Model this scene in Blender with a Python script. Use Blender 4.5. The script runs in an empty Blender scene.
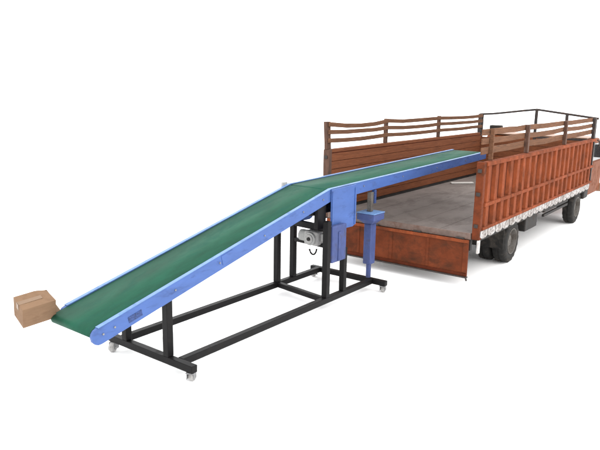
import bpy, bmesh, math, random
from mathutils import Vector, Matrix
random.seed(7)
scene = bpy.context.scene
col = scene.collection
R = math.radians

# ------------------------------------------------------------------ materials
MATS = {}
TONE = .76      # overall paint depth
def mat(name, base, rough=.5, metal=0., var=.25, scale=6., dirt=None, dirt_amt=.0, dirt_scale=3.,
        stretch=(1, 1, 1), bump=.0, bump_scale=40., fine=.0, spec=.28, grime_low=None):
    m = bpy.data.materials.new(name); m.use_nodes = True
    if name != 'white_ground':
        base = [c * TONE for c in base]
        if dirt: dirt = [c * TONE for c in dirt]
    nt = m.node_tree; N = nt.nodes; Lk = nt.links
    b = N['Principled BSDF']; b.inputs['Roughness'].default_value = rough; b.inputs['Metallic'].default_value = metal
    b.inputs['Specular IOR Level'].default_value = spec
    tc = N.new('ShaderNodeTexCoord'); mp = N.new('ShaderNodeMapping'); mp.inputs['Scale'].default_value = stretch
    Lk.new(tc.outputs['Object'], mp.inputs['Vector'])
    n1 = N.new('ShaderNodeTexNoise'); n1.inputs['Scale'].default_value = scale; n1.inputs['Detail'].default_value = 6
    n1.inputs['Roughness'].default_value = .65
    Lk.new(mp.outputs[0], n1.inputs['Vector'])
    r1 = N.new('ShaderNodeValToRGB')
    lo = [c * (1 - var) for c in base]; hi = [min(1, c * (1 + var)) for c in base]
    r1.color_ramp.elements[0].position = .3; r1.color_ramp.elements[1].position = .7
    r1.color_ramp.elements[0].color = (*lo, 1); r1.color_ramp.elements[1].color = (*hi, 1)
    Lk.new(n1.outputs['Fac'], r1.inputs['Fac'])
    out = r1.outputs['Color']
    if dirt is not None:
        n2 = N.new('ShaderNodeTexNoise'); n2.inputs['Scale'].default_value = dirt_scale; n2.inputs['Detail'].default_value = 9
        n2.inputs['Roughness'].default_value = .7; n2.inputs['Distortion'].default_value = .4
        Lk.new(mp.outputs[0], n2.inputs['Vector'])
        r2 = N.new('ShaderNodeValToRGB')
        r2.color_ramp.elements[0].position = .62 - dirt_amt * .3; r2.color_ramp.elements[1].position = .8 - dirt_amt * .2
        r2.color_ramp.elements[0].color = (0, 0, 0, 1); r2.color_ramp.elements[1].color = (1, 1, 1, 1)
        Lk.new(n2.outputs['Fac'], r2.inputs['Fac'])
        mx = N.new('ShaderNodeMix'); mx.data_type = 'RGBA'
        Lk.new(r2.outputs['Color'], mx.inputs['Factor']); Lk.new(out, mx.inputs[6]); mx.inputs[7].default_value = (*dirt, 1)
        out = mx.outputs[2]
        rr = N.new('ShaderNodeMapRange'); rr.inputs['To Min'].default_value = rough; rr.inputs['To Max'].default_value = min(1, rough + .35)
        Lk.new(r2.outputs['Color'], rr.inputs['Value']); Lk.new(rr.outputs[0], b.inputs['Roughness'])
    Lk.new(out, b.inputs['Base Color'])
    if bump:
        n3 = N.new('ShaderNodeTexNoise'); n3.inputs['Scale'].default_value = bump_scale; n3.inputs['Detail'].default_value = 4
        Lk.new(mp.outputs[0], n3.inputs['Vector'])
        bp = N.new('ShaderNodeBump'); bp.inputs['Strength'].default_value = bump; bp.inputs['Distance'].default_value = .01
        Lk.new(n3.outputs['Fac'], bp.inputs['Height']); Lk.new(bp.outputs[0], b.inputs['Normal'])
    MATS[name] = m
    return m

M_ground = mat('white_ground', (.93, .93, .93), .9, var=.02, scale=1.)
M_blue = mat('blue_paint', (.060, .122, .345), .42, var=.13, scale=4, dirt=(.040, .070, .19), dirt_amt=.28, dirt_scale=7, stretch=(.5, 1, 1.6), bump=.05, bump_scale=60, spec=.25)
M_blue2 = mat('blue_paint_worn_shaded', (.052, .075, .205), .55, var=.2, scale=6, dirt=(.06, .06, .09), dirt_amt=.4, dirt_scale=6, spec=.2)  # shade on the sleeve put into this darker blue, plus blotchy wear
M_flange = mat('pale_blue_edge', (.13, .24, .46), .4, var=.15, scale=5, dirt=(.08, .16, .36), dirt_amt=.3, dirt_scale=6)
M_belt = mat('green_belt', (.0078, .074, .042), .7, var=.26, scale=3.0, dirt=(.016, .082, .060), dirt_amt=.4, dirt_scale=2.6, stretch=(.5, 1.6, 1), bump=.15, bump_scale=160, spec=.18)
M_black = mat('black_steel', (.0055, .005, .0055), .5, var=.3, scale=8, dirt=(.022, .019, .017), dirt_amt=.2, dirt_scale=9, bump=.05, spec=.14)
M_rubber = mat('tyre_rubber', (.018, .017, .016), .85, var=.3, scale=10, dirt=(.085, .072, .06), dirt_amt=.45, dirt_scale=5, bump=.2, bump_scale=50, spec=.25)
M_rim = mat('grey_rim', (.105, .095, .085), .6, var=.25, scale=10, dirt=(.05, .038, .03), dirt_amt=.45, dirt_scale=8)
M_steel = mat('galvanised', (.24, .24, .245), .45, metal=.3, var=.2, scale=20)
M_cast = mat('cast_grey', (.38, .38, .37), .5, var=.15, scale=20, dirt=(.08, .08, .08), dirt_amt=.2, dirt_scale=14)
M_white_pl = mat('white_nylon', (.42, .41, .40), .5, var=.10, scale=20, dirt=(.16, .15, .14), dirt_amt=.3, dirt_scale=20)
M_card = mat('cardboard', (.215, .132, .080), .85, var=.10, scale=6, stretch=(1, 1, 3), dirt=(.155, .092, .056), dirt_amt=.4, dirt_scale=4, bump=.06, bump_scale=40, spec=.15)
M_card2 = mat('cardboard_inside', (.19, .13, .085), .85, var=.10, scale=9, bump=.06, bump_scale=60, spec=.15)
M_tape = mat('brown_tape', (.215, .138, .086), .4, var=.08, scale=9)
M_orange = mat('orange_panel_shaded', (.088, .0200, .0090), .75, var=.28, scale=3.0, stretch=(1, 1, .5), dirt=(.042, .016, .010), dirt_amt=.5, dirt_scale=4, bump=.1, bump_scale=30, spec=.06)  # shade between the ribs is put into this darker orange
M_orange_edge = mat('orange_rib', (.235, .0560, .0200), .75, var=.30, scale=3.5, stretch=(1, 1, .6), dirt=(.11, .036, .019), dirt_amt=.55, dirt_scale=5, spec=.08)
M_gate = mat('tailgate_paint', (.145, .035, .0135), .7, var=.32, scale=2.5, stretch=(1, 1, 1.5), dirt=(.065, .026, .015), dirt_amt=.55, dirt_scale=3.5, bump=.1, bump_scale=30, spec=.08)
M_inner = mat('inner_planks', (.205, .070, .031), .75, var=.35, scale=4, stretch=(.35, 1, 5), dirt=(.105, .043, .025), dirt_amt=.5, dirt_scale=4, bump=.25, bump_scale=30, spec=.1)
M_wood = mat('weathered_wood', (.170, .082, .046), .85, var=.42, scale=6, stretch=(.3, 2, 4), dirt=(.075, .044, .030), dirt_amt=.5, dirt_scale=6, bump=.3, bump_scale=40, spec=.1)
M_post = mat('dark_wood_post', (.105, .052, .034), .8, var=.4, scale=6, stretch=(2, 2, .4), dirt=(.04, .03, .025), dirt_amt=.4, dirt_scale=6, bump=.3, bump_scale=40)
M_dkrail = mat('dark_steel_rail', (.035, .028, .026), .6, var=.35, scale=8, dirt=(.09, .05, .035), dirt_amt=.4, dirt_scale=9)
M_floor = mat('truck_bed_steel', (.175, .148, .135), .65, var=.14, scale=2.2, stretch=(.7, 1.2, 1), dirt=(.115, .095, .086), dirt_amt=.45, dirt_scale=1.5, bump=.15, bump_scale=25, spec=.2)
M_sill = mat('worn_sill', (.17, .12, .10), .55, var=.3, scale=5, dirt=(.10, .045, .03), dirt_amt=.5, dirt_scale=5)
M_skirt = mat('white_painted_skirt', (.55, .53, .51), .5, var=.14, scale=8, dirt=(.22, .18, .15), dirt_amt=.5, dirt_scale=9)
M_skirtd = mat('skirt_motif', (.10, .08, .075), .6, var=.4, scale=9)
M_chassis = mat('chassis', (.018, .016, .015), .7, var=.3, scale=7, dirt=(.06, .045, .035), dirt_amt=.4, dirt_scale=6)
M_cab = mat('cab_paint', (.185, .055, .020), .6, var=.18, scale=3, dirt=(.12, .042, .02), dirt_amt=.4, dirt_scale=4, spec=.1)
M_cream = mat('cab_cream', (.32, .19, .13), .5, var=.08, scale=3)
M_glass = mat('dark_glass', (.02, .022, .024), .08, var=.1)
M_lamp = mat('lamp_lens', (.55, .56, .56), .15, var=.1)
M_amber = mat('amber_lens', (.5, .16, .02), .2, var=.1)
M_decal = mat('dark_decal', (.025, .05, .16), .5, var=.6, scale=60)
M_pale = mat('pale_board', (.60, .58, .55), .6, var=.1, scale=8, dirt=(.4, .37, .33), dirt_amt=.3)

def paint_flowers(m, dark=(.085, .07, .065)):
    nt = m.node_tree; N = nt.nodes; Lk = nt.links
    def M(op, a, b=None):
        n = N.new('ShaderNodeMath'); n.operation = op
        for i, v in enumerate((a, b)):
            if v is None: continue
            if isinstance(v, (int, float)): n.inputs[i].default_value = v
            else: Lk.new(v, n.inputs[i])
        return n.outputs[0]
    tc = N.new('ShaderNodeTexCoord'); sp = N.new('ShaderNodeSeparateXYZ'); Lk.new(tc.outputs['Object'], sp.inputs[0])
    nz = N.new('ShaderNodeTexNoise'); nz.inputs['Scale'].default_value = 14; Lk.new(tc.outputs['Object'], nz.inputs['Vector'])
    wob = M('MULTIPLY', M('SUBTRACT', nz.outputs['Fac'], .5), .22)
    u = M('SUBTRACT', M('FRACT', M('DIVIDE', M('SUBTRACT', sp.outputs[0], .02), .30)), .5)
    v = M('DIVIDE', M('SUBTRACT', sp.outputs[2], .745), .30)
    r = M('ADD', M('SQRT', M('ADD', M('MULTIPLY', u, u), M('MULTIPLY', v, v))), wob)
    a = M('COSINE', M('MULTIPLY', M('ARCTAN2', v, u), 5))
    pet = M('MULTIPLY', M('LESS_THAN', M('ABSOLUTE', M('SUBTRACT', r, .19)), .055), M('GREATER_THAN', a, .1))
    mid = M('LESS_THAN', r, .05)
    seam = M('GREATER_THAN', M('ADD', M('ABSOLUTE', u), M('ADD', M('MULTIPLY', v, .25), wob)), .47)
    f = M('MULTIPLY', M('MINIMUM', M('ADD', M('ADD', pet, mid), seam), 1), .85)
    b = N['Principled BSDF']; src = b.inputs['Base Color'].links[0].from_socket
    mx = N.new('ShaderNodeMix'); mx.data_type = 'RGBA'
    Lk.new(f, mx.inputs['Factor']); Lk.new(src, mx.inputs[6]); mx.inputs[7].default_value = (*dark, 1)
    Lk.new(mx.outputs[2], b.inputs['Base Color'])
M_skirtf = mat('flower_painted_skirt', (.50, .48, .47), .55, var=.22, scale=10, dirt=(.20, .17, .15), dirt_amt=.7, dirt_scale=7)
paint_flowers(M_skirtf)

# ------------------------------------------------------------------ mesh helpers
class MB:
    def __init__(s): s.bm = bmesh.new()
    def hexa(s, pts):
        """8 corners: bottom 4 then top 4, same winding"""
        v = [s.bm.verts.new(p) for p in pts]
        for f in ((3, 2, 1, 0), (4, 5, 6, 7), (0, 1, 5, 4), (1, 2, 6, 5), (2, 3, 7, 6), (3, 0, 4, 7)):
            s.bm.faces.new([v[i] for i in f])
        return s
    def box(s, x0, x1, y0, y1, z0, z1):
        return s.hexa([(x0, y0, z0), (x1, y0, z0), (x1, y1, z0), (x0, y1, z0), (x0, y0, z1), (x1, y0, z1), (x1, y1, z1), (x0, y1, z1)])
    def bar(s, a, b, w, h, up=(0, 0, 1)):
        a = Vector(a); b = Vector(b); d = (b - a).normalized(); u = Vector(up)
        if abs(d.dot(u)) > .98: u = Vector((1, 0, 0))
        r = d.cross(u).normalized() * w / 2; u = r.cross(d).normalized() * h / 2
        return s.hexa([a - r - u, a + r - u, b + r - u, b - r - u, a - r + u, a + r + u, b + r + u, b - r + u])
    def poly_bar(s, pts, w, h):
        """continuous rectangular section along points (mitred, z-up)"""
        pts = [Vector(p) for p in pts]; rings = []
        for i, p in enumerate(pts):
            d = (pts[min(i + 1, len(pts) - 1)] - pts[max(i - 1, 0)]).normalized()
            r = d.cross(Vector((0, 0, 1))).normalized() * w / 2; u = r.cross(d).normalized() * h / 2
            rings.append([s.bm.verts.new(q) for q in (p - r - u, p + r - u, p + r + u, p - r + u)])
        for a, b in zip(rings, rings[1:]):
            for k in range(4): s.bm.faces.new([a[k], a[(k + 1) % 4], b[(k + 1) % 4], b[k]])
        s.bm.faces.new(rings[0][::-1]); s.bm.faces.new(rings[-1])
        return s
    def tube(s, pts, r, n=10):
        pts = [Vector(p) for p in pts]; rings = []
        for i, p in enumerate(pts):
            d = (pts[min(i + 1, len(pts) - 1)] - pts[max(i - 1, 0)]).normalized()
            up = Vector((0, 0, 1)) if abs(d.z) < .9 else Vector((1, 0, 0))
            a = d.cross(up).normalized(); b = a.cross(d).normalized()
            rr = r[i] if isinstance(r, (list, tuple)) else r
            rings.append([s.bm.verts.new(p + (a * math.cos(t) + b * math.sin(t)) * rr) for t in [2 * math.pi * k / n for k in range(n)]])
        for A, B in zip(rings, rings[1:]):
            for k in range(n): s.bm.faces.new([A[k], A[(k + 1) % n], B[(k + 1) % n], B[k]])
        s.bm.faces.new(rings[0][::-1]); s.bm.faces.new(rings[-1])
        return s
    def lathe_y(s, prof, c=(0, 0, 0), n=40, wob=None, ends='cap'):
        """profile of (y, r), turned round the y axis"""
        rings = []
        for j, (y, r) in enumerate(prof):
            ring = []
            for k in range(n):
                t = 2 * math.pi * k / n; rr = r - (wob(j, k) if wob else 0)
                ring.append(s.bm.verts.new((c[0] + rr * math.cos(t), c[1] + y, c[2] + rr * math.sin(t))))
            rings.append(ring)
        for A, B in zip(rings, rings[1:]):
            for k in range(n): s.bm.faces.new([A[k], A[(k + 1) % n], B[(k + 1) % n], B[k]])
        if ends == 'cap': s.bm.faces.new(rings[0][::-1]); s.bm.faces.new(rings[-1])
        elif ends == 'loop':
            A, B = rings[-1], rings[0]
            for k in range(n): s.bm.faces.new([A[k], A[(k + 1) % n], B[(k + 1) % n], B[k]])
        return s
    def prism_y(s, pts, y0, y1):
        """outline in xz pushed from y0 to y1"""
        a = [s.bm.verts.new((x, y0, z)) for x, z in pts]; b = [s.bm.verts.new((x, y1, z)) for x, z in pts]
        n = len(pts)
        s.bm.faces.new(a); s.bm.faces.new(b[::-1])
        for k in range(n): s.bm.faces.new([a[(k + 1) % n], a[k], b[k], b[(k + 1) % n]])
        return s
    def build(s, name, m, parent=None, bevel=0., smooth=False, seg=2, loc=None):
        bmesh.ops.recalc_face_normals(s.bm, faces=s.bm.faces)
        me = bpy.data.meshes.new(name); s.bm.to_mesh(me); s.bm.free()
        o = bpy.data.objects.new(name, me); col.objects.link(o)
        me.materials.append(m)
        if parent: o.parent = parent
        if loc: o.location = loc
        if bevel:
            b = o.modifiers.new('bevel', 'BEVEL'); b.width = bevel; b.segments = seg; b.limit_method = 'ANGLE'; b.angle_limit = R(40)
        if smooth:
            for p in me.polygons: p.use_smooth = True
            if hasattr(me, 'set_sharp_from_angle'): me.set_sharp_from_angle(angle=R(42))
        return o

def thing(name, label, cat, loc, rz):
    o = bpy.data.objects.new(name, None); col.objects.link(o)
    o.location = loc; o.rotation_euler = (0, 0, rz); o['label'] = label; o['category'] = cat
    o.empty_display_size = .2
    return o
def copy_part(o, parent, loc=None):
    c = o.copy(); col.objects.link(c); c.parent = parent
    if loc is not None: c.location = loc
    for ch in [k for k in o.children]: copy_part(ch, c)
    return c

# ------------------------------------------------------------------ ground
g = MB(); g.bm.faces.new([g.bm.verts.new(p) for p in ((-900, -900, 0), (900, -900, 0), (900, 900, 0), (-900, 900, 0))])
go = g.build('ground', M_ground); go['kind'] = 'structure'; go['label'] = 'plain white ground under the conveyor and truck'

# ------------------------------------------------------------------ conveyor
CY = .6531
conv = thing('belt_conveyor', 'blue wheeled belt conveyor with green belt rising into the open truck', 'conveyor', (-1.0662, 5.5146, 0), math.pi / 2 - CY)
S0, Z0, S1, Z1, S2, Z2 = -.852, .6926, 2.53, 1.498, 7.44, 1.630
B0, B1 = .133, .795
TH = .035
u1 = Vector((S1 - S0, 0, Z1 - Z0)).normalized(); n1 = Vector((-u1.z, 0, u1.x))
u2 = Vector((S2 - S1, 0, Z2 - Z1)).normalized(); n2 = Vector((-u2.z, 0, u2.x))
nb = (n1 + n2).normalized(); nb = nb / nb.dot(n1)
P0, P1, P2 = Vector((S0, 0, Z0)), Vector((S1, 0, Z1)), Vector((S2, 0, Z2))
DEP = .15
def xz(v): return (v.x, v.z)
def rail(y0, y1, off=.045):
    lo = []
    # rounded lower end
    c = P0 - n1 * DEP * .5 + u1 * off
    arc = [c + (-u1 * math.cos(t) + n1 * math.sin(t)) * DEP * .5 for t in [R(a) for a in (-90, -65, -40, -15, 15, 40, 65, 90)]]
    low = MB().prism_y([xz(p) for p in arc] + [xz(P1), xz(P1 - nb * DEP)], y0, y1)
    a = low.build('side_rail', M_blue, conv, bevel=.004)
    up = MB().prism_y([xz(P1), xz(P2), xz(P2 - n2 * .12), xz(P1 - nb * DEP)], y0, y1).build('side_rail', M_blue, conv, bevel=.004)
    # folded top flange, light on the rail top put into its paler blue
    yo0, yo1 = (y0 - .004, y1 + .004)
    f1 = MB().prism_y([xz(P0 + u1 * (off + .005) + n1 * .001), xz(P1 + nb * .001), xz(P1 + nb * .008), xz(P0 + u1 * (off + .005) + n1 * .008)], yo0, yo1).build('rail_flange', M_flange, a, bevel=.002)
    f2 = MB().prism_y([xz(P1 + nb * .001), xz(P2 + n2 * .001), xz(P2 + n2 * .008), xz(P1 + nb * .008)], yo0, yo1).build('rail_flange', M_flange, up, bevel=.002)
    return a, up
rn, rnu = rail(B0, B0 + TH)
rf, rfu = rail(B1 - TH, B1, .16)
yb0, yb1 = B0 + TH + .006, B1 - TH - .006
def belt(pa, pb, na, nbv, ra, rb, nm):
    """closed belt loop round two rollers"""
    u = (pb - pa).normalized(); n = Vector((-u.z, 0, u.x))
    ca = pa - n * (ra + .004); cb = pb - n * (rb + .004)
    pts = [cb + (u * math.sin(t) + n * math.cos(t)) * rb for t in [R(a) for a in range(0, 181, 20)]]
    pts += [ca + (-u * math.sin(t) - n * math.cos(t)) * ra for t in [R(a) for a in range(0, 181, 20)]]
    b = MB(); A = [b.bm.verts.new((p.x, yb0, p.z)) for p in pts]; Bv = [b.bm.verts.new((p.x, yb1, p.z)) for p in pts]
    k = len(pts)
    for i in range(k): b.bm.faces.new([A[i], A[(i + 1) % k], Bv[(i + 1) % k], Bv[i]])
    o = b.build(nm, M_belt, conv, smooth=True)
    so = o.modifiers.new('thick', 'SOLIDIFY'); so.thickness = .004; so.offset = -1
    return o, ca, cb
bl, ca, cb = belt(P0 + u1 * .03, P1 - u1 * .035, n1, nb, .045, .045, 'belt')
for c in (ca, cb): MB().lathe_y([(yb0 + .001, .038), (yb1 - .001, .038)], (c.x, 0, c.z), 24).build('end_roller', M_steel, conv, smooth=True)
bu, ca2, cb2 = belt(P1 + u2 * .035, P2 - u2 * .01, nb, n2, .045, .045, 'belt')
for c in (ca2, cb2): MB().lathe_y([(yb0 + .001, .038), (yb1 - .001, .038)], (c.x, 0, c.z), 24).build('end_roller', M_steel, conv, smooth=True)
# slider bed plates under each carrying run, cross ties
for (pa, pb, u, n) in ((P0 + u1 * .15, P1 - u1 * .1, u1, n1), (P1 + u2 * .12, P2 - u2 * .12, u2, n2)):
    MB().prism_y([xz(pa - n * .014), xz(pb - n * .014), xz(pb - n * .03), xz(pa - n * .03)], yb0, yb1).build('slider_bed', M_black, conv)
for d in (.5, 1.3, 2.1, 2.9):
    c = P0 + u1 * d - n1 * .125; MB().box(c.x - .02, c.x + .02, B0 + TH, B1 - TH, c.z - .015, c.z + .015).build('cross_tie', M_blue2, conv)
for d in (1., 2., 3., 4.):
    c = P1 + u2 * d - n2 * .11; MB().box(c.x - .02, c.x + .02, B0 + TH, B1 - TH, c.z - .015, c.z + .015).build('cross_tie', M_blue2, conv)
# bearing at the bend on the far rail and the near rail's tail bearing
for (x, y, z) in ((S1 - .06, B1 + .015, Z1 - .0), (S0 + .09, B1 + .015, Z0 - .03)):
    b = MB().box(x - .05, x + .05, y - .014, y + .014, z - .035, z + .03); b.build('bearing', M_cast, conv, bevel=.008)
# splice plate and dark name plate on the near lower rail
c = P0 + u1 * 1.62 - n1 * .062
MB().prism_y([xz(c + u1 * a * .085 + n1 * e * .05) for a, e in ((-1, -1), (1, -1), (1, 1), (-1, 1))], B0 - .005, B0 - .0005).build('splice_plate', M_blue, rn, bevel=.002)
c = P0 + u1 * .42 - n1 * .085
MB().prism_y([xz(c + u1 * a * .075 + n1 * e * .028) for a, e in ((-1, -1), (1, -1), (1, 1), (-1, 1))], B0 - .004, B0 - .0005).build('name_plate', M_decal, rn, bevel=.001)
for d in (.08, .2, .9, 1.5, 2.2, 2.9, 3.3):
    c = P0 + u1 * d - n1 * .07
    MB().lathe_y([(B0 - .009, .009), (B0 - .001, .009)], (c.x, 0, c.z), 8).build('bolt', M_steel, rn)
for d in (.75, 1.8, 2.9, 4.0):
    c = P1 + u2 * d - n2 * .06
    MB().lathe_y([(B0 - .009, .009), (B0 - .001, .009)], (c.x, 0, c.z), 8).build('bolt', M_steel, rnu)

# bend brackets
def gusset(y0, y1):
    x0, x1 = 2.53, 3.075
    zt0 = P1.z + .002; zt1 = Z1 + (x1 - S1) * (Z2 - Z1) / (S2 - S1)
    return MB().prism_y([(x0, .985), (x0 + .05, .972), (x1 - .06, .965), (x1, .985), (x1, zt1 - .004), (x0, zt0 - .004)], y0, y1)
gn = gusset(B0 - .022, B0 - .0025).build('bend_bracket', M_blue, conv, bevel=.006)
gusset(B1 + .0025, B1 + .022).build('bend_bracket', M_blue, conv, bevel=.006)
MB().box(2.535, 2.556, B0 - .034, B0 - .0225, .99, Z1 - .03).build('stiffener', M_blue, gn, bevel=.003)
MB().box(3.04, 3.066, B0 - .034, B0 - .0225, .99, Z1 - .03).build('stiffener', M_blue, gn, bevel=.003)

# black base
FL, RN, RF = 3.49, .08, .955
T = .072; ZC = .137
def sq(a, b, name='base_rail', t=T, m=M_black):
    return MB().bar(a, b, t, t).build(name, m, conv, bevel=.006)
sq((T / 2 + .002, RN, ZC), (FL - T / 2 - .002, RN, ZC)); sq((T / 2 + .002, RF, ZC), (FL - T / 2 - .002, RF, ZC))
xb1 = sq((0, -.15, ZC), (0, 1.10, ZC), 'cross_beam'); xb2 = sq((FL, -.15, ZC), (FL, 1.10, ZC), 'cross_beam')
sq((2.40, RN + T / 2 + .001, ZC), (2.52, RF - T / 2 - .001, ZC), 'cross_beam', T * .9)
def topz(s): return Z0 + (s - S0) * (Z1 - Z0) / (S1 - S0) if s < S1 else Z1 + (s - S1) * (Z2 - Z1) / (S2 - S1)
zb = ZC + T / 2 + .001
def post(s, l, zt, t=T): return MB().box(s - t / 2, s + t / 2, l - t / 2, l + t / 2, zb, zt).build('post', M_black, conv, bevel=.005)
post(0, B0 + TH + T / 2 + .004, topz(0) - DEP + .02); post(0, .835, topz(0) - DEP + .05)
post(2.40, RN, 1.13, .074); post(2.775, RN, .74, .070)
MB().box(2.33, 2.50, B0 + TH + .004, B0 + TH + .06, 1.02, 1.33).build('post_bracket', M_black, conv, bevel=.004)
MB().box(2.30, 2.98, B0 + TH + .062, B1 - TH - .01, 1.185, 1.335).build('drive_cover', M_black, conv, bevel=.01)
post(2.52, RF, 1.36); post(2.86, RF, 1.40)
# lateral bars that carry the drive
MB().bar((2.852, RF - .037, .93), (2.78, RN + .037, .93), .05, .085).build('drive_bar', M_black, conv, bevel=.004)
MB().bar((2.852, RF - .037, .70), (2.78, RN + .037, .70), .05, .05).build('drive_bar', M_black, conv, bevel=.004)
# gear motor
mot = MB().box(2.70, 2.90, .44, .66, .70, .885).build('gear_motor', M_white_pl, conv, bevel=.025, seg=3)
MB().tube([(2.82, .67, .79), (2.82, .79, .79)], [.08, .075], 18).build('motor_housing', M_cast, mot, smooth=True)
MB().tube([(2.697, .55, .79), (2.672, .55, .79)], [.088, .084], 24).build('fan_cover', M_cast, mot, bevel=.004)
MB().tube([(2.671, .55, .79), (2.660, .55, .79)], [.060, .056], 20).build('fan_grille', M_white_pl, mot)
MB().tube([(2.659, .55, .79), (2.645, .55, .79)], [.026, .022], 16).build('hub_cap', M_chassis, mot)
MB().box(2.76, 2.88, .38, .439, .76, .86).build('terminal_box', M_white_pl, mot, bevel=.008)
MB().tube([(2.72, .52 + .06 * math.cos(t), .68 + .10 * math.sin(t)) for t in [R(a) for a in range(190, 341, 15)]], .011, 8).build('cable', M_black, mot, smooth=True)
# blue sleeve between the near posts
MB().box(2.45, 2.755, .030, .100, .60, 1.06).build('lift_column', M_blue2, conv, bevel=.012)
MB().box(2.57, 2.63, .018, .0295, .61, .98).build('column_guide', M_blue2, conv, bevel=.006)
# blue prop on the far end of the base
ps, pl = FL, .135
pr = MB().box(ps - .066, ps + .066, pl - .058, pl + .058, .37, .93).build('support_leg', M_blue2, conv, bevel=.012)
MB().tube([(ps, pl, zb), (ps, pl, .369)], .034, 14).build('leg_rod', M_blue2, pr, smooth=True)
h = MB(); 
h.hexa([(ps - .07, pl - .062, .931), (ps + .07, pl - .062, .931), (ps + .07, pl + .062, .931), (ps - .07, pl + .062, .931),
        (ps - .12, pl - .12, .985), (ps + .12, pl - .12, .985), (ps + .12, pl + .12, .985), (ps - .12, pl + .12, .985)])
h.build('leg_head', M_blue2, pr, bevel=.004)
MB().box(ps - .135, ps + .135, pl - .135, pl + .135, .986, 1.075).build('leg_head', M_blue2, pr, bevel=.008)
MB().box(ps - .14, ps + .14, pl - .14, pl + .14, 1.076, 1.09).build('head_plate', M_flange, pr, bevel=.003)
MB().box(ps - .03, ps + .03, pl - .02, pl + .045, 1.091, topz(ps) - .17).build('stub_post', M_rim, pr, bevel=.006)
MB().box(ps + .07, ps + .12, pl - .01, pl + .04, 1.19, topz(ps) - .15).build('clamp', M_decal, pr, bevel=.006)

# casters
def caster(s, l, a):
    z0 = ZC - T / 2
    f = MB().box(-.04, .04, -.04, .04, -.010, -.001).build('caster', M_steel, conv, bevel=.002, loc=(s, l, z0))
    f.rotation_euler = (0, 0, R(a))
    k = MB(); k.box(-.022, .048, -.037, -.031, .030 - z0, -.0105); k.box(-.022, .048, .031, .037, .030 - z0, -.0105)
    k.box(-.022, .030, -.031, .031, -.0165, -.0105); bmesh.ops.remove_doubles(k.bm, verts=k.bm.verts[:], dist=1e-6); k.build('fork', M_steel, f)
    MB().lathe_y([(-.028, .030), (-.025, .044), (-.016, .049), (.016, .049), (.025, .044), (.028, .030)], (.035, 0, .049 - z0), 24).build('wheel', M_white_pl, f, smooth=True)
    MB().lathe_y([(-.041, .008), (.041, .008)], (.035, 0, .049 - z0), 10).build('axle', M_cast, f)
for s, l, a in ((0, -.10, 28), (0, 1.045, -160), (FL, -.10, 15), (FL, 1.045, 70)): caster(s, l, a)

# ------------------------------------------------------------------ cardboard box tipping off the lower end
ct = math.pi / 2 - CY
def cw(s, l, z):
    return Vector((-1.0662 + s * math.cos(ct) - l * math.sin(ct), 5.5146 + s * math.sin(ct) + l * math.cos(ct), z))
bx = thing('cardboard_box', 'small closed brown cardboard box tipping off the low end of the green belt', 'box', cw(-.955, .825, .772), 0)
bx.rotation_euler = (.385, -.105, ct - .172)
W2, D2, H2 = .144, .098, .102
b = MB(); b.box(-W2, W2, -D2, D2, -H2, H2)
bmesh.ops.subdivide_edges(b.bm, edges=b.bm.edges[:], cuts=7, use_grid_fill=True)
for v in b.bm.verts:      # sides of a packed carton bulge a few millimetres
    x, y, z = v.co; fx, fy, fz = [1 - (a / c) ** 2 for a, c in ((x, W2), (y, D2), (z, H2))]
    if abs(y) > D2 - 1e-5: v.co.y += math.copysign(.004 * fx * fz, y)
    if abs(x) > W2 - 1e-5: v.co.x += math.copysign(.004 * fy * fz, x)
    if z > H2 - 1e-5: v.co.z -= .003 * fx * fy
    if z > H2 - 1e-5 and x > .05: v.co.z -= .35 * (x - .05) * (.5 + .5 * y / D2)      # one crushed corner
b.build('carton', M_card, bx, bevel=.0025, smooth=True)
tp = MB()
for k in range(10):
    x0, x1 = -W2 - .001 + k * (W2 + .06) / 10, -W2 - .001 + (k + 1) * (W2 + .06) / 10
    tp.box(x0, x1, -.022, .022, H2 - .002, H2 + .0012)
bmesh.ops.remove_doubles(tp.bm, verts=tp.bm.verts[:], dist=1e-6)
tp.build('tape', M_tape, bx)
MB().box(-W2 - .0055, -W2 - .0035, -.022, .022, H2 - .06, H2 + .001).build('tape', M_tape, bx)
MB().hexa([(W2 - .002, -D2 + .01, -H2 + .010), (W2 + .06, -D2 + .03, -H2 + .024), (W2 + .06, D2 - .03, -H2 + .024), (W2 - .002, D2 - .01, -H2 + .010),
           (W2 - .002, -D2 + .01, -H2 + .014), (W2 + .06, -D2 + .03, -H2 + .028), (W2 + .06, D2 - .03, -H2 + .028), (W2 - .002, D2 - .01, -H2 + .014)]).build('flap', M_card2, bx)

# ------------------------------------------------------------------ truck
TY = .6356
trk = thing('cargo_truck', 'orange open topped cargo truck with slatted wooden cage and lowered tailgate', 'truck', (2.4475, 8.4683, 0), math.pi / 2 - TY)
W, L = 2.6, 6.47
BED, PB, PT, TOP = .77, .815, 1.76, 2.185
# floor
fl_ = MB()
for i in range(10):
    y0 = .11 + i * .238; fl_.box(.03, L - .06, y0, y0 + .2365, BED - .05, BED + (.0 if i % 2 else .002))
fl_.build('bed_floor', M_floor, trk, bevel=.002)
MB().box(-.012, .028, .11, W - .11, .685, BED + .004).build('rear_sill', M_sill, trk, bevel=.006)

MB().box(.031, .10, .12, W - .12, .52, .716).build('cross_member', M_chassis, trk, bevel=.004)

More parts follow.
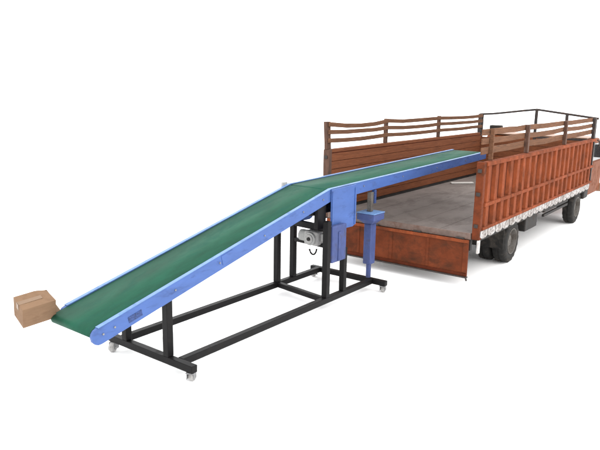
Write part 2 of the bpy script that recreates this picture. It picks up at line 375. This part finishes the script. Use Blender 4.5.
# near side wall
def side_wall(near):
    y_out = 0. if near else W
    sg = 1 if near else -1
    Y = lambda d: y_out + sg * d            # d = depth from the outer face inwards
    def bx_(mb, s0, s1, d0, d1, z0, z1): 
        a, c = sorted((Y(d0), Y(d1))); mb.box(s0, s1, a, c, z0, z1)
    p = MB(); bx_(p, .09, L, .035, .055, PB, PT - .05)
    wall = p.build('side_panel', M_orange, trk)
    n = 21; pitch = (L - .2) / n
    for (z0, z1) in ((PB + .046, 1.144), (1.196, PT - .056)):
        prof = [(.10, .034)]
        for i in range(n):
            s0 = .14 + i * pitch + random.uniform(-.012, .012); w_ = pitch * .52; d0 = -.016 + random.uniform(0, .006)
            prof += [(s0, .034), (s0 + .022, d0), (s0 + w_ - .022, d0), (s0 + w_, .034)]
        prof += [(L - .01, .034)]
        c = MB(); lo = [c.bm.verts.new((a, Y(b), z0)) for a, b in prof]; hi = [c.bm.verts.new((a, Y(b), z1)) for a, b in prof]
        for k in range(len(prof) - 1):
            f = c.bm.faces.new([lo[k], lo[k + 1], hi[k + 1], hi[k]]); f.material_index = 0 if prof[k][1] > .03 and prof[k + 1][1] > .03 else 1  # recess faces take the orange with shade painted in
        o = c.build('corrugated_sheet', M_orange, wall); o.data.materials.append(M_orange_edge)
    for (z0, z1, nm) in ((PB, PB + .045, 'lower_rail'), (1.145, 1.195, 'middle_rail'), (PT - .055, PT, 'upper_rail')):
        r = MB(); bx_(r, .09, L, -.024, .065, z0, z1); r.build(nm, M_orange_edge if near or nm != 'upper_rail' else M_inner, wall, bevel=.006)
    ip = MB(); k = 7; hgt = (PT - .06 - PB) / k
    for i in range(k): bx_(ip, .09, L - .02, .0555, .085 + .004 * (i % 2), PB + i * hgt, PB + (i + 1) * hgt - .008)
    ip.build('inner_planking', M_inner, wall, bevel=.002)
    c = MB(); bx_(c, .0, .088, -.008, .10, .69, PT + .004); c.build('corner_post', M_gate if near else M_post, trk, bevel=.008)
    # hinge/latch hardware on the rear post
    for z in (.86, 1.30, 1.62):
        hh = MB(); bx_(hh, -.016, -.001, .02, .075, z, z + .05); hh.build('latch', M_dkrail, trk, bevel=.003)
    # cage: posts and rails
    ss = (.34 if near else .05, 1.90, 4.14, L - .05)
    for i, s in enumerate(ss):
        q = MB(); w = .036 if i else (.015 if near else .055)
        lean = -.035 if (i == 0 and not near) else 0
        a, c2 = sorted((Y(.01), Y(.07)))
        q.hexa([(s - w, a, PT + .005), (s + w, a, PT + .005), (s + w, c2, PT + .005), (s - w, c2, PT + .005),
                (s - w + lean, a, TOP + .012), (s + w + lean, a, TOP + .012), (s + w + lean, c2, TOP + .012), (s - w + lean, c2, TOP + .012)])
        q.build('cage_post', (M_wood if near and i == 0 else M_post) if i < 3 else M_dkrail, trk, bevel=.006)
    for zi, (z, hh) in enumerate(((TOP - .03, .085 if near else .070), (2.035, .082 if near else .068), (1.905, .094 if near else .068))):
        pts = []
        for a, b2 in zip(ss, ss[1:]):
            sag = random.uniform(.004, .02)
            if zi == 0 and a == ss[0] and not near: sag = .042
            for t in (0, .25, .5, .75):
                pts.append((a + (b2 - a) * t, Y(.082 if zi else .085), z - sag * 4 * t * (1 - t) + random.uniform(-.006, .006)))
        pts.append((ss[-1] + .04, Y(.085), z))
        pts[0] = (ss[0] - (.26 if near else .05), pts[0][1], pts[0][2])
        MB().poly_bar(pts, .022, hh).build('cage_rail', M_wood, trk, bevel=.004)
    return wall
wn = side_wall(True); wf = side_wall(False)

# headboard
hb = MB(); k = 6
for i in range(k): hb.box(L + .01, L + .045 + .004 * (i % 2), .06, W - .06, BED + i * .15, BED + (i + 1) * .15 - .006)
hbo = hb.build('headboard', M_inner, trk, bevel=.002)
for l in (.05, .64, 1.3, W - .05):
    zt = TOP + .145 * (1 - abs(l - 1.3) / 1.3)
    MB().box(L + .05, L + .10, l - .03, l + .03, BED, zt + (.0 if abs(l - 1.3) > .1 else -.002)).build('headboard_post', M_dkrail, trk, bevel=.005)
MB().tube([(L + .075, -.01, TOP - .005), (L + .075, .3, TOP + .03), (L + .075, .64, TOP + .070), (L + .075, 1.0, TOP + .112), (L + .075, 1.3, TOP + .148), (L + .075, 1.6, TOP + .112), (L + .075, 2.0, TOP + .058), (L + .075, 2.3, TOP + .02), (L + .075, W + .01, TOP - .0)], .024, 10).build('headboard_hoop', M_dkrail, trk)
MB().box(L + .06, L + .09, .09, 1.27, 1.69, 1.73).build('headboard_rail', M_dkrail, trk)
# tarpaulin hook by the front corner
MB().tube([(L + .03, -.04, PT - .03), (L + .09, -.07, PT - .06), (L + .11, -.07, PT - .16), (L + .08, -.05, PT - .22)], .014, 8).build('hook', M_dkrail, trk, smooth=True)

# tailgate, hanging down
tg0, tg1, tz0, tz1 = .115, W - .13, .165, .683
t = MB(); t.box(-.045, -.02, tg0, tg1, tz0, tz1)
tgo = t.build('tailgate', M_gate, trk, bevel=.004)
for y0, y1 in ((tg0, tg0 + .07), (tg1 - .07, tg1), (1.29, 1.34), (.70, .74), (1.86, 1.90)):
    MB().box(-.06 if (y1 - y0) > .06 else -.054, -.0455, y0, y1, tz0 + .05, tz1 - .045).build('stiffener', M_gate, tgo, bevel=.006)
MB().box(-.062, -.0455, tg0, tg1, tz1 - .044, tz1).build('top_rail', M_orange_edge, tgo, bevel=.006)
MB().box(-.062, -.0455, tg0, tg1, tz0, tz0 + .045).build('bottom_rail', M_orange, tgo, bevel=.006)
MB().box(-.075, -.02, tg0 - .01, tg1 + .01, tz0 - .022, tz0 - .001).build('bottom_lip', M_dkrail, tgo, bevel=.004)
for y in (.25, .9, 1.6, 2.25):
    MB().tube([(-.035, y - .06, tz1 + .012), (-.035, y + .06, tz1 + .012)], .014, 10).build('hinge', M_dkrail, tgo)
MB().tube([(-.07, tg0 + .0, tz0 - .01), (-.085, tg0 - .02, tz0 - .05)], .012, 8).build('latch', M_dkrail, tgo)

# decorated skirt under the near side: scallops with petals
def skirt(near):
    y = -.014 if near else W + .002
    pitch = .30; n = int(L / pitch); zt, zm = PB - .004, .748
    pts = [(.02 + n * pitch, zt), (.02, zt)]
    for i in range(n):
        s0 = .02 + i * pitch; d = random.uniform(.048, .066)
        pts.append((s0 + .003, zm))
        for k in range(1, 8):
            a = math.pi * k / 8; pts.append((s0 + pitch / 2 - math.cos(a) * (pitch / 2 - .003), zm - math.sin(a) * d))
        pts.append((s0 + pitch - .003, zm)); 
        if i < n - 1: pts.append((s0 + pitch, zm + .03))
    return MB().prism_y(pts, y, y + .012).build('painted_skirt', M_skirtf, trk)
skirt(True); skirt(False)
MB().box(-.004, .06, -.012, .02, .50, .688).build('mud_plate', M_skirt, trk, bevel=.01)

# chassis
for y in (.78, 1.82): MB().box(.1, 7.9, y - .05, y + .05, .46, .66).build('chassis_rail', M_chassis, trk, bevel=.006)
for i in range(9): MB().box(.3 + i * .72, .38 + i * .72, .66, W - .66, .662, .718).build('cross_member', M_chassis, trk)
MB().box(.06, L, .022, .075, .655, .812).build('bed_edge', M_chassis, trk)
MB().box(.06, L, W - .075, W - .022, .655, .812).build('bed_edge', M_chassis, trk)
MB().box(2.35, 3.0, .08, .50, .40, .655).build('battery_box', M_chassis, trk, bevel=.02)
MB().lathe_y([(2.05, .19), (2.09, .21), (2.45, .21), (2.49, .19)], (3.2, 0, .43), 24).build('fuel_tank', M_chassis, trk, smooth=True)
MB().box(3.3, 4.9, .05, .09, .52, .565).build('side_guard', M_chassis, trk)
MB().box(3.3, 4.9, .05, .09, .60, .645).build('side_guard', M_chassis, trk)

# wheels
WR = .352
def wheel(s, l0, wd, dual_inner=False, out=-1):
    """tyre from l0 to l0+wd; out=-1: the dished face looks towards -y"""
    h = wd / 2; c = l0 + h
    prof = [(-h * .80, WR * .56), (-h * .98, WR * .66), (-h, WR * .80), (-h * .90, WR * .94), (-h * .72, WR * .995), (-h * .12, WR), (-h * .1, WR * .965), (h * .1, WR * .965), (h * .12, WR),
            (h * .72, WR * .995), (h * .90, WR * .94), (h, WR * .80), (h * .98, WR * .66), (h * .80, WR * .56)]
    hub = bpy.data.objects.new('wheel', None); col.objects.link(hub); hub.parent = trk; hub.location = (s, c, WR)
    wob = lambda j, k: (.014 if (j in (3, 4, 9, 10) and (k // 2) % 2) else 0)
    MB().lathe_y(prof, (0, 0, 0), 72, wob, 'loop').build('tyre', M_rubber, hub, smooth=True)
    o = out
    rp = [(o * h * .86, WR * .61), (o * h * 1.0, WR * .60), (o * h * 1.0, WR * .56), (o * h * .80, WR * .53), (o * h * .35, WR * .48), (o * h * .30, WR * .30), (o * h * .55, WR * .26), (o * h * .60, WR * .14), (o * h * .58, WR * .02)]
    if o > 0: rp = rp
    MB().lathe_y(rp + [(-o * h * .8, WR * .02), (-o * h * .8, WR * .60)], (0, 0, 0), 40, None, 'loop').build('rim', M_rim, hub, smooth=True)
    for k in range(8 if (o < 0 and not dual_inner) else 0):
        a = 2 * math.pi * k / 8; x, z = math.cos(a) * WR * .39, math.sin(a) * WR * .39
        MB().lathe_y([(o * h * .42, .013), (o * h * .28, .013)], (x, 0, z), 6).build('wheel_nut', M_dkrail, hub)
    return hub
RS, FS = 1.74, 5.84
wheel(RS, .08, .225); wheel(RS, .345, .225, True)
wheel(RS, W - .305, .225, out=1); wheel(RS, W - .57, .225, out=1)
wheel(FS, .08, .22); wheel(FS, W - .30, .22, out=1)
MB().tube([(RS, .5, WR), (RS, W - .5, WR)], .07, 14).build('axle', M_chassis, trk, smooth=True)
MB().tube([(RS - .02, 1.3, WR), (RS + .02, 1.3, WR)], [.17, .17], 18).build('differential', M_chassis, trk, bevel=.03)
MB().tube([(FS, .3, WR), (FS, W - .3, WR)], .05, 14).build('axle', M_chassis, trk, smooth=True)
# mudflap behind each rear pair
for y in (.08, W - .58): MB().box(1.30, 1.315, y, y + .5, .30, .655).build('mudflap', M_rubber, trk)

# cab
c0, c1 = 6.66, 8.05
cab = MB()
prof = [(c0, .56), (c0, 1.60), (c0 + .10, 1.705), (c0 + .85, 1.72), (c0 + .98, 1.66), (c1 - .10, 1.18), (c1, 1.08), (c1, .50), (FS + 1.36, .50), (c0 + .1, .56)]
prof = [(c0, .56), (c0, 1.60), (c0 + .10, 1.705), (c0 + .85, 1.72), (c0 + .98, 1.66), (c1 - .10, 1.18), (c1, 1.08), (c1, .45), (c0 + .05, .45)]
cab.prism_y(prof, .12, W - .12)
cabo = cab.build('cab', M_cab, trk, bevel=.04, seg=3)
cp = MB(); cp.prism_y([(c0 - .006, 1.42), (c0 - .006, 1.60), (c0 + .0, 1.60), (c0 + .0, 1.42)], .2, W - .2); cp.build('rear_stripe', M_cream, cabo)
rfp = MB().box(c0 + .08, c0 + .86, .22, W - .22, 1.722, 1.75).build('roof', M_cream, cabo, bevel=.012)
for y0, y1 in ((.108, .119), (W - .119, W - .108)):
    d = MB().prism_y([(c0 + .12, .55), (c0 + .12, 1.20), (c0 + 1.05, 1.20), (c0 + 1.15, 1.1), (c0 + 1.15, .55)], y0, y1).build('door', M_cab, cabo, bevel=.004)
    yy0, yy1 = (y0 - .004, y1) if y0 < 1 else (y0, y1 + .004)
    MB().prism_y([(c0 + .14, 1.235), (c0 + .14, 1.62), (c0 + .92, 1.62), (c0 + 1.17, 1.235)], yy0, yy1).build('window', M_glass, cabo)
    hy = (y0 - .02, y0 - .001) if y0 < 1 else (y1 + .001, y1 + .02)
    MB().box(c0 + .18, c0 + .32, hy[0], hy[1], 1.06, 1.09).build('handle', M_dkrail, d, bevel=.004)
MB().hexa([(c1 - .125, .25, 1.21), (c1 - .095, .25, 1.22), (c1 - .095, W - .25, 1.22), (c1 - .125, W - .25, 1.21),
           (c0 + 1.0, .25, 1.67), (c0 + 1.035, .25, 1.68), (c0 + 1.035, W - .25, 1.68), (c0 + 1.0, W - .25, 1.67)]).build('windscreen', M_glass, cabo)
MB().box(c1 + .002, c1 + .12, .05, W - .05, .42, .62).build('bumper', M_cream, cabo, bevel=.02)
MB().box(c1 + .002, c1 + .02, .6, W - .6, .70, .98).build('grille', M_dkrail, cabo, bevel=.01)
for y in (.38, W - .38):
    MB().tube([(c1 - .01, y, .84), (c1 + .03, y, .84)], .10, 20).build('headlight', M_lamp, cabo, bevel=.01)
    MB().tube([(c1 - .01, y, .68), (c1 + .025, y, .68)], .04, 14).build('indicator', M_amber, cabo)
for y in (.02, W - .02):
    mm = MB().box(c1 - .28, c1 - .24, y - .09, y + .09, 1.25, 1.55).build('mirror', M_dkrail, cabo, bevel=.015)
# horn box on the roof at the far side, step under the near door
MB().box(c0 + .10, c0 + .26, 2.16, 2.44, 1.83, 1.93).build('roof_box', M_chassis, cabo, bevel=.02)
MB().box(c0 + .14, c0 + .22, 2.24, 2.30, 1.751, 1.829).build('roof_bracket', M_dkrail, cabo)
MB().box(6.26, 6.62, .06, .34, .46, .66).build('side_step', M_chassis, trk, bevel=.03)
MB().box(5.40, 6.18, .08, .34, .712, .717).build('front_mudguard', M_chassis, trk, bevel=.01)

# pale board lying on the bed
def tw(s, l, z):
    a = math.pi / 2 - TY
    return Vector((2.4475 + s * math.cos(a) - l * math.sin(a), 8.4683 + s * math.sin(a) + l * math.cos(a), z))
pa, pb = tw(4.42, 2.33, BED + .006), tw(4.78, 1.98, BED + .006)
pk = thing('wooden_board', 'short pale board lying on the truck bed beyond the conveyor', 'board', (pa + pb) / 2, math.atan2((pb - pa).y, (pb - pa).x))
ln = (pb - pa).length / 2
MB().box(-ln, ln, -.04, .04, 0, .028).build('plank', M_pale, pk, bevel=.004)

# ------------------------------------------------------------------ light
w = bpy.data.worlds.new('World'); scene.world = w; w.use_nodes = True
bg = w.node_tree.nodes['Background']; bg.inputs['Color'].default_value = (1, 1, 1, 1); bg.inputs['Strength'].default_value = 2.6
sd = bpy.data.lights.new('sun', 'SUN'); sd.energy = 1.1; sd.angle = R(45); sd.color = (1, .97, .93)
so = bpy.data.objects.new('sun', sd); col.objects.link(so)
d = Vector((.45, -.75, .95)).normalized()
so.rotation_euler = d.to_track_quat('Z', 'Y').to_euler()
so.location = (0, 0, 12)

# ------------------------------------------------------------------ camera
cd = bpy.data.cameras.new('camera'); cd.lens = 633.79 / 600 * 36; cd.sensor_width = 36; cd.clip_end = 5000; cd.clip_start = .05
co = bpy.data.objects.new('camera', cd); col.objects.link(co)
p, r = .2093, .017
F = Vector((0, math.cos(p), -math.sin(p))); U = Vector((0, math.sin(p), math.cos(p))); Rt = Vector((1, 0, 0))
R2 = Rt * math.cos(r) + U * math.sin(r); U2 = U * math.cos(r) - Rt * math.sin(r)
m4 = Matrix(((R2.x, U2.x, -F.x, 0), (R2.y, U2.y, -F.y, 0), (R2.z, U2.z, -F.z, 2.6657), (0, 0, 0, 1)))
co.matrix_world = m4
scene.camera = co
vs = scene.view_settings; vs.view_transform = 'Standard'; vs.look = 'None'; vs.exposure = 0; vs.gamma = 1
scene.cycles.max_bounces = 8; scene.cycles.diffuse_bounces = 5
